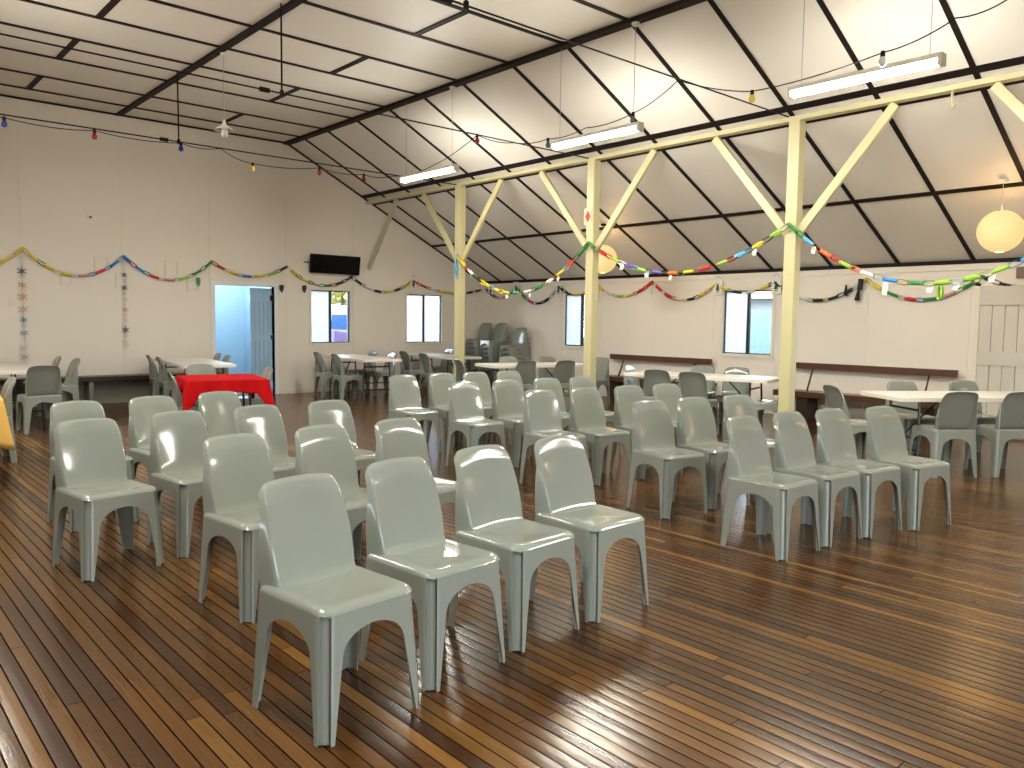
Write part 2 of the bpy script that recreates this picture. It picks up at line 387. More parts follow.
def boarded_leaf(name, w, h, mat, rails, n=5, t=.035):
    mb = MB()
    for i in range(n):
        a = i*w/n; mb.box((a+.006, -.006, 0), (a+w/n-.006, t*.6, h))
    mb.box((0, t*.1, 0), (w, t*.5, h))
    me = mb.mesh(name, mat)
    rl = MB()
    for z0, z1 in rails: rl.box((0, -.02, z0), (w, .0, z1))
    return me, rl
me, rl = boarded_leaf('door_leaf', .44, 1.97, door_blue, [(.1, .22), (1.0, 1.13), (1.72, 1.87)])
d = struct(link('door_1', me, loc=(6.08, YG+.05, .005), rotz=R(4)), 'boarded door leaf with ledges, blue daylight in its colour'); rl.build('ledge', door_blue, d)
hb = MB(); hb.box((.40, -.032, 1.02), (.43, -.018, 1.1)); hb.box((.39, -.032, 1.74), (.45, -.018, 1.84)); hb.build('hinge', black_metal, d)
me, rl = boarded_leaf('door_leaf', .52, 1.97, door_blue, [(.1, .22), (1.0, 1.13), (1.72, 1.87)])
d = struct(link('door_2', me, loc=(DOOR[0]+.01, YG+.1, .005), rotz=R(97)), 'matching leaf folded back into the side room'); rl.build('ledge', door_blue, d)
# cream barn door in the right wall
def barn(idx, y0, y1, x, rot=None):
    w = y1-y0; mb = MB(); n = max(3, round(w/.145))
    mb.box((x, y0, .03), (x+.02, y1, 1.96))
    for i in range(n): mb.box((x-.016, y0+i*w/n+.0045, .03), (x+.002, y0+(i+1)*w/n-.0045, 1.96))
    d = struct(mb.build('door_%d' % idx, door_cream), 'cream painted boarded door with broad ledges')
    rl = MB()
    for z0, z1 in ((1.71, 1.95), (.93, 1.11), (.04, .25)): rl.box((x-.038, y0, z0), (x-.0162, y1, z1))
    rl.build('ledge', door_cream, d); return d
barn(3, 2.88, 3.78, XR-.035)
mb = MB(); mb.box((XR-.02, 3.79, 0), (XR+.001, 3.86, 2.0)); mb.box((XR-.02, 1.96, 1.96), (XR+.001, 3.86, 2.0)); mb.box((XR-.02, 1.94, 0), (XR+.001, 2.01, 2.0))
trim(mb, trim_paint, 'frame around the cream boarded door')
portal('daylight_portal', (1.7, YB-.16, 1.1), (R(90), 0, 0), 3.0, 2.2)
portal('daylight_portal', (XR+.16, (DR[0]+DR[1])/2, 1.), (0, R(90), 0), 1.95, .84)

# ------------------------------------------------------------------ the chair
ACH, RC, GW = .372, .052, .031      # arch height, corner radius, half width of the groove zone
def half_dims(z):
    k = (.43-z)/.43
    ax = .203+.022*k; yf = -.203-.024*k; yr = .218+.024*k
    return ax, yf, yr
RCS = {True: .052, False: .022}
def corner_pt(sx, front, l, z, inset=0., shrink=0.):
    """point on the skirt at path length l from the corner middle; l<0 along the side, l>0 along front/rear"""
    ax, yf, yr = half_dims(z); ax -= shrink; yf += shrink; yr -= shrink
    y0 = yf if front else yr; sy = -1 if front else 1; RC = RCS[front]; ARC = RC*PI/2
    cx, cy = ax-RC, abs(y0)-RC
    h = ARC/2
    if l < -h: x, y, n = ax, cy-(-l-h), (1, 0)
    elif l > h: x, y, n = cx-(l-h), abs(y0), (0, 1)
    else:
        t = PI/4*(1+l/h); n = (math.cos(t), math.sin(t)); x = cx+RC*n[0]; y = cy+RC*n[1]
    if inset: x -= inset*.7071; y -= inset*.7071
    return Vector((sx*x, sy*y, z))
def spans(front, z, shrink=0.):
    ax, yf, yr = half_dims(z); ax -= shrink; yf += shrink; yr -= shrink
    ym = (yr+yf)/2; y0 = abs(yf) if front else yr; RC = RCS[front]; ARC = RC*PI/2
    ls = (y0-RC)-(ym if not front else -ym)+ARC/2       # along the side to the middle
    lf = (ax-RC)+ARC/2
    return ls, lf
TG = [0, .35, .66, .72, .84, 1.]      # inside the groove zone
def lsamples(wn, wp):
    neg = [-(GW+(wn-GW)*t) for t in (1, .82, .64, .48, .34, .2, .09)]
    pos = [(GW+(wp-GW)*t) for t in (.09, .2, .34, .48, .64, .82, 1)]
    mid = [-GW*t for t in TG[::-1]]+[GW*t for t in TG[1:]]
    return neg+mid+pos
def groove(l, z):
    t = abs(l)/GW
    g = 1. if t < .67 else (0. if t > .71 else (.71-t)/.04)
    f = 1. if z < .420 else max(0., (.434-z)/.014)
    return .020*g*min(1, f)**.5
def leg_mesh(sx, front):
    zs = [0, .02, .05, .09, .14, .19, .235, .265]; za = .285
    rows = []
    top = [za+(ACH-za)*math.sin(PI/2*q) for q in (0, .14, .28, .42, .56, .7, .84, .94, 1.)]
    for z in zs+top:
        ls, lf = spans(front, z)
        t = min(1, z/za)
        wside = .040+.026*t+(0 if front else .006); wfr = .037+.030*t
        if z > za:
            u = (z-za)/(ACH-za); k = 1-math.sqrt(max(0, 1-u*u)); wside += (ls-wside)*k; wfr += (lf-wfr)*k
        rows.append([corner_pt(sx, front, l, z, groove(l, z) if front else 0) for l in lsamples(wside, wfr)])
    mb = MB(); mb.grid(rows)
    foot = [p.copy() for p in rows[0]]
    me = mb.mesh('leg', plastic, thick=.0045)
    # small foot plate closing the channel
    bm = bmesh.new(); bm.from_mesh(me)
    mid = sum(foot, Vector())/len(foot)
    inner = [p+(Vector((0, 0, 0))-Vector((p.x, p.y, 0))).normalized()*.004 for p in foot]
    sel = foot[4:-4]
    vs = [bm.verts.new(p+Vector((0, 0, .004))) for p in sel]
    try: bm.faces.new(vs)
    except Exception: pass
    bm.to_mesh(me); bm.free()
    me.polygons.foreach_set('use_smooth', [True]*len(me.polygons)); me.set_sharp_from_angle(angle=R(38))
    return me
def seat_mesh():
    mb = MB()
    order = [(1, True), (1, False), (-1, False), (-1, True)]       # around the perimeter
    def ring(z, shrink, gz=True, zf=None):
        out = []
        for k, (sx, fr) in enumerate(order):
            ls, lf = spans(fr, z, shrink)
            L_ = [(l, corner_pt(sx, fr, l, z, groove(l, z) if gz and fr else 0, shrink)) for l in lsamples(ls, lf)]
            if k % 2 == 0: L_ = L_[::-1]       # front middle -> side middle
            if k in (1, 3): pass
            pts = [p for _, p in L_]
            out += pts[:-1]
        return out
    # chain: corner0 runs front-middle -> side-middle, corner1 side-middle -> rear-middle, then mirrored
    def fix(ringpts): return ringpts
    rings = [ring(z, 0) for z in (ACH, .385, .400, .412, .420, .425, .430, .434)]
    for z, sh in ((.441, .0012), (.4485, .006), (.4535, .014), (.4555, .024)): rings.append(ring(z, sh, False))
    base = rings[-1]
    for s_, dz in ((.93, .4555), (.82, .4530), (.66, .4495), (.48, .4465), (.30, .4445), (.14, .4435)):
        rr = []
        for p in base:
            rr.append(Vector((p.x*s_, -.01+(p.y+.01)*s_, dz)))
        rings.append(rr)
    for r_ in rings[8:]:        # waterfall front lip
        for p in r_:
            if p.y < -.13: p.z -= .009*((-.13-p.y)/.07)**2
    n = len(base)
    for a, b in zip(rings, rings[1:]):
        mb.add(a+b, [(i, (i+1) % n, n+(i+1) % n, n+i) for i in range(n)])
    c = Vector((0, -.01, .443)); mb.add(rings[-1]+[c], [(i, (i+1) % n, n) for i in range(n)])
    me = mb.mesh('seat', plastic, thick=.0045)
    me.polygons.foreach_set('use_smooth', [True]*len(me.polygons)); me.set_sharp_from_angle(angle=R(60))
    return me
def back_mesh():
    mb = MB(); zb, zt, r = .440, .798, .042
    us = [-1, -.96, -.88, -.74, -.56, -.36, -.14, .14, .36, .56, .74, .88, .96, 1]
    vs = [0, .012, .03, .06, .12, .22, .34, .46, .58, .70, .79, .86, .90, .93, .955, .975, .99, 1.]
    def face(u, v):
        z = zb+(zt-zb)*v
        h = .161+.011*math.sin(PI*min(1, v*1.1))-.003*v
        if z > zt-r: h = h-r+math.sqrt(max(0, r*r-(z-zt+r)**2))+.0
        y = .114+.012*min(1, v/.12)+.046*v+.066*v**1.7+.010*max(0, v-.85)/.15
        if v < .06: y -= .022*(1-v/.06)**2
        y += .017*(1-u*u)*math.sin(PI*min(1, v))     # hollow across the back
        zz = z+.007*(1-u*u)*v
        return Vector((h*u, y, zz))
    rows = [[face(u, v) for u in us] for v in vs]
    mb.grid(rows)
    outline = [r_[0] for r_ in rows]+rows[-1][1:-1]+[r_[-1] for r_ in rows[::-1]]
    n = len(outline); cen = Vector((0, 0, .62))
    nor = []
    for i, p in enumerate(outline):
        a = outline[max(0, i-1)]; b = outline[min(n-1, i+1)]; t = Vector((b.x-a.x, 0, b.z-a.z)).normalized()
        nn = Vector((t.z, 0, -t.x))
        if nn.dot(Vector((p.x, 0, p.z-.5))) < 0: nn = -nn
        if i in (0, n-1): nn = Vector((math.copysign(1, p.x), 0, 0))
        nor.append(nn)
    strips = [outline]
    for o, dy in ((.0045, .003), (.009, .010)): strips.append([p+nn*o+Vector((0, dy, 0)) for p, nn in zip(outline, nor)])
    mid = []; end = []
    for p, nn in zip(outline, nor):
        k = (p.z-zb)/(zt-zb); yr = max(.217, p.y+.024-(0 if abs(nn.x) > .9 else .004))
        side = abs(nn.x)
        e = p+nn*(.016+.014*(1-k)*side); e.y = yr
        if e.x: e.x = math.copysign(min(abs(e.x), .200), e.x)
        end.append(e)
    st = strips[-1]
    for q in (.33, .66): strips.append([a.lerp(b, q) for a, b in zip(st, end)])
    strips.append(end)
    strips.append([p-nn*.006+Vector((0, .003, 0)) for p, nn in zip(end, nor)])
    mb.grid(strips)
    me = mb.mesh('backrest', plastic, thick=.0042)
    me.polygons.foreach_set('use_smooth', [True]*len(me.polygons)); me.set_sharp_from_angle(angle=R(55))
    return me
CH = dict(seat=seat_mesh(), backrest=back_mesh(), legs=[leg_mesh(1, True), leg_mesh(-1, True), leg_mesh(1, False), leg_mesh(-1, False)])
def make_chair(x, y, deg, label, group, z=0.):
    t = empty('plastic_chair', label, 'chair', (x, y, z), R(deg), group)
    link('seat', CH['seat'], t); link('backrest', CH['backrest'], t)
    for m in CH['legs']: link('leg', m, t)
    return t
def chair_by_back(px, py, deg, label, group, off=.19, **k):
    """px,py = where the top of the backrest stands"""
    a = R(deg); make_chair(px+math.sin(a)*off, py-math.cos(a)*off, deg, label, group, **k)

ordn = ['first', 'second', 'third', 'fourth', 'fifth']
left_rows = [
 ('front row', [(1.41, 2.535, 6), (1.915, 2.63, 5.5), (2.42, 2.685, 3.5), (2.935, 2.695, 0)]),
 ('second row', [(1.655, 3.745, 7), (2.18, 3.81, 6), (2.70, 3.83, 5)]),
 ('third row', [(1.235, 4.855, 8.5), (1.78, 4.965, 7), (2.33, 5.02, 6), (2.89, 5.05, 4)]),
 ('back row', [(1.43, 5.97, 8), (1.96, 6.05, 7), (2.51, 6.17, 6)])]
for rn, cs in left_rows:
    for i, (x, y, a) in enumerate(cs):
        make_chair(x, y, a, 'grey plastic chair, %s from left, %s of the left seating block' % (ordn[i], rn), 'audience chairs, left block '+rn)
right_rows = [
 ('front row', [(4.56, 2.63, -3), (5.06, 2.595, -5), (5.50, 2.52, -8), (5.97, 2.375, -13)]),
 ('second row', [(4.86, 3.68, -12), (5.37, 3.64, -12), (5.88, 3.55, -12)]),
 ('third row', [(4.83, 4.88, -8), (5.33, 4.81, -9), (5.85, 4.73, -10), (6.35, 4.67, -12)]),
 ('fourth row', [(4.83, 5.96, -5), (5.33, 5.90, -6), (5.88, 5.88, -8), (6.36, 5.82, -8)]),
 ('back row', [(4.87, 7.09, -3), (5.40, 7.10, -4), (5.86, 7.06, -5), (6.33, 7.01, -6)])]
for rn, cs in right_rows:
    for i, (x, y, a) in enumerate(cs):
        make_chair(x, y, a, 'grey plastic chair, %s from left, %s of the block nearer the cream posts' % (ordn[i], rn), 'audience chairs, right block '+rn)

# ------------------------------------------------------------------ tables
def table(cx, cy, deg, L_, W_, label, h=.74):
    t = empty('folding_table', label, 'table', (cx, cy, 0), R(deg), 'folding tables')
    mb = MB(); r = .05; pts = []
    for sx, sy in ((1, 1), (-1, 1), (-1, -1), (1, -1)):
        for k in range(5):
            a = {(1, 1): 0, (-1, 1): 90, (-1, -1): 180, (1, -1): 270}[(sx, sy)]+k*22.5
            pts.append((sx*(L_/2-r)+r*math.cos(R(a)), sy*(W_/2-r)+r*math.sin(R(a))))
    n = len(pts); prof = [(.0, h-.042), (.0, h-.006), (-.005, h)]
    vs = []
    for o, z in prof:
        for x, y in pts: vs.append((x*(1+o/(L_/2)), y*(1+o/(W_/2)), z))
    fs = [tuple(range(n-1, -1, -1)), tuple(2*n+i for i in range(n))]
    for k in range(2):
        for i in range(n): fs.append((k*n+i, k*n+(i+1) % n, (k+1)*n+(i+1) % n, (k+1)*n+i))
    mb.add(vs, fs); mb.build('tabletop', table_white, t)
    for sx in (-1, 1):
        for sy in (-1, 1):
            m = MB(); x = sx*(L_/2-.28)
            m.tube([(x, sy*(W_/2-.14), h-.045), (x+sx*.02, sy*(W_/2-.1), .012)], .0135)
            m.tube([(x+sx*.02-.0, sy*(W_/2-.1), .012), (x+sx*.02, sy*(W_/2-.1), 0)], .018)
            m.build('leg', black_metal, t, smooth=40)
        m = MB(); x = sx*(L_/2-.28)
        m.tube([(x+sx*.015, -(W_/2-.11), .2), (x+sx*.015, (W_/2-.11), .2)], .011)
        m.build('crossbar', black_metal, t, smooth=40)
        m = MB(); m.tube([(x+sx*.005, -(W_/2-.13), .6), (x+sx*.005, (W_/2-.13), .6)], .011)
        m.build('crossbar', black_metal, t, smooth=40)
        m = MB(); m.tube([(x+sx*.012, 0, .32), (x-sx*.38, 0, h-.045)], .009); m.tube([(x+sx*.012, -(W_/2-.12), .32), (x+sx*.012, (W_/2-.12), .32)], .009); m.build('brace', black_metal, t, smooth=40)
    return t
table(9.03, 2.83, -35.5, 2.4, .76, 'white folding table nearest the cream boarded door')
table(8.95, 6.28, -75, 2.0, .76, 'white folding table in front of the wall window behind the tallest visible post')
table(8.8, 9.46, -13, 1.75, .76, 'pale folding table in front of the stacked chairs')
table(7.52, 12.72, 82, 2.1, .74, 'bluish-lit white folding table under the left gable window')
table(9.38, 12.8, 82, 2.1, .74, 'white folding table under the right gable window')
table(4.48, 12.6, 82, 2.3, .76, 'pale folding table left of the gable doorway, behind the red cloth')
table(1.93, 12.4, 90, 2.2, .78, 'pale folding table at the far left by the gable wall')
rc = (3.5, 8.95); ra = -13
table(rc[0], rc[1], ra+90, .97, .80, 'small folding table hidden under the red cloth')
table(.82, 8.42, 84, 1.9, .8, 'folding table under the yellow cloth at the left edge')
def cloth(name, label, cx, cy, deg, L_, W_, drop, mat, amp=.018, waves=7, h=.745, cornerdrop=.12):
    """tablecloth with a softly waved skirt"""
    mb = MB(); per = []; n = 26
    for k in range(n): per.append((-L_/2+L_*k/n, -W_/2, 0, -1))
    for k in range(n): per.append((L_/2, -W_/2+W_*k/n, 1, 0))
    for k in range(n): per.append((L_/2-L_*k/n, W_/2, 0, 1))
    for k in range(n): per.append((-L_/2, W_/2-W_*k/n, -1, 0))
    N_ = len(per); rings = []
    rings.append([(x*.0, y*.0, h) for x, y, a, b in per]); rings.append([(x*.5, y*.5, h) for x, y, a, b in per]); rings.append([(x*.97, y*.97, h) for x, y, a, b in per])
    for q in (0, .04, .12, .3, .5, .7, .85, 1):
        rr = []
        for i, (x, y, a, b) in enumerate(per):
            ax = a+(.7*math.copysign(1, x) if abs(abs(x)-L_/2) < 1e-6 and abs(abs(y)-W_/2) < .03 and a == 0 else 0)
            w = math.sin(i*2*PI*waves/n)*amp*q+math.sin(i*2*PI*2.3/n+1)*amp*.6*q
            cd = max(0, 1-min(abs(abs(x)-L_/2), 9)/.12)*max(0, 1-min(abs(abs(y)-W_/2), 9)/.12)
            o = .004+.012*q+w+.05*cd*q
            d = drop*q*(1+.12*math.sin(i*.31)+.05*math.sin(i*1.1))+cornerdrop*cd*q
            sx = math.copysign(1, x)*(cd > 0) if a == 0 else 0; sy = math.copysign(1, y)*(cd > 0) if b == 0 else 0
            rr.append((x+(a+sx*cd)*o, y+(b+sy*cd)*o, h-d-.0*q))
        rings.append(rr)
    for a, b in zip(rings, rings[1:]): mb.add(list(a)+list(b), [(i, (i+1) % N_, N_+(i+1) % N_, N_+i) for i in range(N_)])
    o = mb.build(name, mat, smooth=True, thick=.003); o.location = (cx, cy, 0); o.rotation_euler = (0, 0, R(deg))
    return tag(o, label, 'tablecloth')
cloth('tablecloth', 'red tablecloth draped over the small table before the gable doorway', rc[0], rc[1], ra, .84, 1.01, .15, red_cloth, cornerdrop=.22)
cloth('tablecloth', 'mustard yellow tablecloth hanging into view at the left edge', .82, 8.42, -6, .84, 1.94, .26, yellow_cloth, amp=.02, cornerdrop=.12)

tc = [
 (4.09, 13.27, 82, 'dark-lit grey chair on the left side of the table by the doorway, nearer the wall', 0),
 (4.00, 12.5, 82, 'grey chair on the left side of the table by the doorway, nearer the red cloth', 0),
 (5.2, 13.6, -98, 'grey chair at the far right corner of the table by the doorway', 0),
 (5.06, 12.85, -98, 'grey chair right of the table by the doorway, in front of the side room', 0),
 (3.76, 10.25, -5, 'pale grey chair between the red-clothed table and the table behind it', 0),
 (3.0, 8.95, 78, 'blue-lit grey chair at the left end of the red-clothed table', 0),
 (4.17, 9.33, -100, 'grey chair at the right end of the red-clothed table', 0),
 (2.1, 10.95, 183, 'dark grey chair seen from behind at the near end of the far left table', 0),
 (2.72, 13.40, -92, 'small dark grey chair at the far end of the far left table', 0),
 (2.78, 12.6, -88, 'blue-lit grey chair at the right side of the far left table', 0),
 (1.41, 9.07, -90, 'pale-lit grey chair beside the yellow tablecloth at the left edge', 0),
 (6.99, 13.21, 82, 'dark grey chair left of the left-window table, nearer the wall', 0),
 (6.88, 12.35, 82, 'blue-lit grey chair left of the left-window table, nearer the seating blocks', 0),
 (8.2, 13.45, -98, 'blue-topped grey chair behind the left-window table, left of two', 0),
 (8.27, 12.88, -98, 'blue-topped grey chair behind the left-window table, right of two', 0),
 (8.71, 12.98, 82, 'dark grey chair left of the right-window table, nearer the wall', 0),
 (8.53, 12.06, 82, 'dark grey chair left of the right-window table, nearer the seating blocks', 0),
 (10.08, 13.5, -98, 'blue-lit grey chair behind the right-window table, just left of the first post', 0),
 (7.60, 9.78, 72, 'grey chair seen edge-on just right of the first post', 0),
 (8.32, 9.12, 170, 'dark grey chair back, left of two before the table by the stacks', 0),
 (8.93, 8.87, 166, 'dark grey chair back, right of two before the table by the stacks', 0),
 (8.98, 10.22, -10, 'pale chair back beyond the table before the stacks, left of two', 0),
 (9.62, 9.92, -10, 'pale chair back beyond the table before the stacks, right of two', 0),
 (10.2, 9.28, -80, 'blue-lit grey chair just right of the middle post', 0),
 (8.98, 7.52, 12, 'pale grey chair at the left end of the long white table below the brown rail', 0),
 (8.32, 6.52, 105, 'dark grey chair back, left of two before the table by the wall window', 0),
 (8.34, 5.98, 105, 'dark grey chair back, right of two before the table by the wall window', 0),
 (9.68, 6.80, -75, 'pale chair back beyond the table before the wall window, left of two', 0),
 (9.70, 6.25, -75, 'pale chair back beyond the table before the wall window, right of two', 0),
 (9.12, 5.15, 195, 'grey chair at the right end of the wall-window table, beside the near post', 0),
 (7.78, 3.83, 54, 'blue-grey chair at the left end of the table before the cream door', 0),
 (8.10, 2.82, 144, 'dark grey chair back before the cream-door table, left of two', 0),
 (8.62, 2.47, 146, 'dark grey chair back before the cream-door table, at the right edge', 0),
 (9.1, 3.71, -36, 'pale chair back beyond the table before the cream door, left of two', 0),
 (9.74, 3.30, -36, 'pale chair back beyond the table before the cream door, right of two', 0),
]
for x, y, a, lb, _ in tc: chair_by_back(x, y, a, lb, 'chairs around the folding tables')
nth = ['bottom', 'second from the bottom', 'third from the bottom', 'fourth from the bottom', 'fifth from the bottom', 'fourth from the top', 'third from the top', 'second from the top', 'topmost']
for si, (sx, sy, sn, n, an) in enumerate(((11.16, 13.62, 'stack nearest the corner', 7, -86), (11.16, 13.13, 'middle stack by the right wall', 7, -92), (11.2, 12.55, 'stack furthest from the corner', 6, -88))):
    for k in range(n):
        lab = (nth[:4]+nth[6:])[k] if n == 7 else (nth[:3]+nth[6:])[k]
        make_chair(sx-.022*k, sy, an, 'grey plastic chair, %s of the %s' % (lab, sn), 'stacked chairs, '+sn, z=.095*k)

# ------------------------------------------------------------------ posts, beam, braces
XB = 8.555; YP = [11.09, 7.96, 4.82, 1.70]
mb = MB(); mb.box((XB-.06, YB, 3.735), (XB+.06, YG, 3.79)); 
struct(mb.build('trim_beam', cream, bevel=.004), 'long cream roof beam carried by the posts').name = 'trim_10'
pn = ['first post, nearest the gable wall', 'middle post with the red diamond card', 'near post in front of the wall window', 'post out of frame to the right']
for i, y in enumerate(YP):
    t = empty('roof_post', 'square cream timber post with two braces, '+pn[i], 'post', (XB, y, 0), 0, 'cream roof posts')
    mb = MB(); mb.box((-.065, -.07, 0), (.065, .07, 3.735)); mb.build('shaft', cream, t, bevel=.006)
    for s in (1, -1):
        m = MB(); m.bar((0, s*.06, 2.46), (0, s*1.10, 3.72), .05, .095, up=(0, 0, 1)); m.build('brace', cream, t, bevel=.004)
t = MB(); t.bar((XB, YG-.01, 2.44), (XB, YG-1.03, 3.72), .05, .095); tag(t.build('wall_brace', pbr('aged_cream_paint', (.50, .46, .33), rough=.5), bevel=.004), 'single diagonal timber brace from the gable wall up to the roof beam', 'brace')
mb = MB(); mb.tube([(XB-.02, 3.17, 3.735), (XB-.02, 3.17, 3.60), (XB-.04, 3.15, 3.57), (XB-.05, 3.12, 3.60)], .014); tag(mb.build('beam_hook', cream, smooth=True), 'small cream hook under the roof beam near the right edge', 'hook')

# ------------------------------------------------------------------ tie rods
def sag(p0, p1, d, n=24):
    p0 = Vector(p0); p1 = Vector(p1); return [p0.lerp(p1, i/n)-Vector((0, 0, d*4*(i/n)*(1-i/n))) for i in range(n+1)]
for y, zz, nm in ((11.12, 3.76, 'farthest'), (8.02, 3.77, 'middle'), (4.9, 3.79, 'nearest'), (1.78, 3.79, 'rearmost')):
    t = empty('tie_rod', 'thin black steel tie rod crossing under the ceiling, %s of the rods' % nm, 'tie rod', (3.9, y, 3.76), 0, 'tie rods')
    m = MB(); m.tube([(-4.6, 0, zz-3.76), (4.6, 0, zz-3.76)], .0085, n=6); m.build('rod', black_rubber, t, smooth=True)
    m = MB(); m.tube([(-.08, 0, HC-.0-3.76), (-.08, 0, zz-3.76)], .010, n=6); m.tube([(-.08, 0, zz-3.76+.03), (-.08, 0, zz-3.76-.03)], .022, n=8); m.build('hanger', black_rubber, t, smooth=40)
    m = MB(); m.tube([(-.32, 0, zz-3.76), (-.22, 0, zz-3.76)], .026, n=8); m.build('turnbuckle', black_rubber, t, smooth=40)

# ------------------------------------------------------------------ fluorescent lights
fl = [(10.25, 8.9, 'farthest, by the first post'), (7.0, 5.65, 'middle one of the visible row'), (3.92, 2.6, 'nearest, at the upper right'), (.6, -.73, 'added behind the viewpoint')]  # the last light is out of view, added for its light
def fluoro(x, y0, y1, label):
    t = empty('fluorescent_light', label, 'light fitting', (x, (y0+y1)/2, 3.52), 0, 'hanging fluorescent lights')
    h = (y0-y1)/2
    m = MB(); m.box((-.046, -h, .012), (.046, h, .055)); m.build('housing', white_metal, t, bevel=.004)
    m = MB(); q = [(-.045, .012), (-.046, -.012), (-.036, -.030), (0, -.037), (.036, -.030), (.046, -.012), (.045, .012)]
    m.grid([[(x, -h+.03, z) for x, z in q], [(x, h-.03, z) for x, z in q]]); m.build('diffuser', tube_glow, t, smooth=True)
    for s in (-1, 1):
        m = MB(); m.box((-.048, s*h-.035*(s > 0)*1-.0*(s < 0), -.042), (.048, s*h+.035*(s < 0), .014)); m.build('end_cap', white_metal, t, bevel=.003)
        m = MB(); yy = s*(h-.11); m.tube([(0, yy, .055), (0, yy, HC-.045-3.52)], .0035, n=5); m.build('cord', cord_white, t, smooth=True)
    m = MB(); m.lathe([(0, 0), (.045, 0), (.045, -.02), (.03, -.035), (0, -.037)], n=14, o=(0, -h+.11, HC-.045-3.52)); m.build('ceiling_rose', white_metal, t, smooth=40)
    return t
for a, b, lb in fl: fluoro(6.8, a, b, 'suspended white fluorescent batten light under the sloping edge, '+lb)
for a, b, lb in ((10.25, 8.9, 'out of frame, farthest'), (7.0, 5.65, 'out of frame, second from the gable'), (3.92, 2.6, 'out of frame beside the viewpoint'), (.6, -.73, 'out of frame behind the viewpoint')): fluoro(1.0, a, b, 'suspended fluorescent batten light added on the left side, '+lb)  # left row hangs out of view, added to light the hall

# pendant with a small enamel shade
t = empty('pendant_lamp', 'small white enamel pendant lamp on a long cord near the upper left', 'lamp', (3.95, 9.89, 3.70))
m = MB(); m.tube([(0, 0, .14), (0, 0, .98)], .004, n=5); m.build('cord', cord_white, t)
m = MB(); m.lathe([(.018, .15), (.022, .11), (.035, .09), (.12, .03), (.125, .022), (.118, .024), (.03, .08), (.0, .085)], n=20); m.build('lamp_shade', white_metal, t, smooth=40)
m = MB(); m.lathe([(0, .09), (.03, .07), (.042, .03), (.042, -.03), (.03, -.06), (0, -.065)], n=14); m.build('glass_globe', BULB['clear'], t, smooth=True)
m = MB(); m.lathe([(0, .98), (.03, .975), (.035, .94), (0, .935)], n=12); m.build('ceiling_rose', white_metal, t, smooth=True)

# paper lanterns
for (x, y, z, r, lb) in ((10.0, 3.13, 2.49, .232, 'round glowing paper lantern at the right edge'), (10.0, 9.06, 2.48, .235, 'round glowing paper lantern half hidden by the middle post'), (10.0, -1.6, 2.49, .232, 'round glowing paper lantern added out of frame behind the viewpoint')):  # third lantern is out of view, added for its glow
    t = empty('paper_lantern', lb, 'lantern', (x, y, z), 0, 'paper lanterns')
    prof = []
    for k in range(49):
        a = PI*(.06+.88*k/48); rr = r*math.sin(a)*(1+.012*(k % 2)); prof.append((rr, r*math.cos(a)))
    m = MB(); m.lathe(prof, n=36); m.build('paper_shade', lantern_mat, t, smooth=True)
    top = roof(x)-z-.02
    m = MB(); m.tube([(0, 0, r*.9), (0, 0, top)], .0035, n=5); m.build('cord', cord_white, t)
    m = MB(); m.lathe([(0, 0), (.05, 0), (.05, -.03), (0, -.045)], n=12, o=(0, 0, top+.005)); m.build('ceiling_mount', white_metal if y < 5 else black_rubber, t, smooth=40)
    m = MB(); m.tube([(-.1, 0, r*.97), (.1, 0, r*.97)], .004, n=5); m.build('wire_hook', black_rubber, t)
    l = bpy.data.lights.new('lantern_lamp', 'POINT'); l.energy = 110; l.color = (1, .62, .28); l.shadow_soft_size = r*1.04
    lo = link('lantern_lamp', l, t, loc=(0, 0, .02)); 

# ------------------------------------------------------------------ festoon bulbs
def bulb_mesh(col):
    m = MB(); m.lathe([(0, 0), (.016, 0), (.018, -.012), (.02, -.045), (.0, -.045)], n=10, mi=0)
    g = MB(); g.lathe([(.014, -.043), (.022, -.058), (.031, -.082), (.030, -.100), (.018, -.118), (0, -.123)], n=12)
    return m, g
soc_me = bulb_mesh('x')[0].mesh('lamp_holder', black_rubber, smooth=40)
bulb_me = {k: bulb_mesh(k)[1].mesh('bulb', v, smooth=True) for k, v in BULB.items()}
def festoon(label, path, bulbs):
    t = empty('festoon_lights', label, 'string lights', path[0], 0, 'coloured festoon strings')
    o = Vector(path[0]); m = MB(); m.tube([Vector(p)-o for p in path], .0055, n=6); m.build('cable', black_rubber, t, smooth=True)
    for p, c in bulbs:
        s = link('lamp_holder', soc_me, t, loc=Vector(p)-o+Vector((0, 0, .012))); 
        b = link('bulb', bulb_me[c], s)
path = []
pts = [(-.7, 11.05, 3.72), (1.81, 11.04, 3.71), (2.77, 11.04, 3.72), (3.82, 11.04, 3.73), (4.35, 11.04, 3.74), (4.81, 11.04, 3.60), (5.85, 11.04, 3.68), (6.61, 11.04, 3.68), (6.85, 10.6, 3.63), (6.82, 9.6, 3.62), (6.5, 8.1, 3.78)]
for a, b in zip(pts, pts[1:]): path += sag(a, b, .035, 8)[:-1]
path.append(Vector(pts[-1]))
festoon('black festoon cable with coloured bulbs following the farthest tie rod', path,
        [((1.81, 11.04, 3.71), 'blue'), ((2.77, 11.04, 3.72), 'red'), ((3.82, 11.04, 3.73), 'blue'), ((4.81, 11.04, 3.60), 'yellow'), ((5.85, 11.04, 3.68), 'red'), ((6.61, 11.04, 3.68), 'red'), ((6.48, 8.06, 3.78), 'red')])
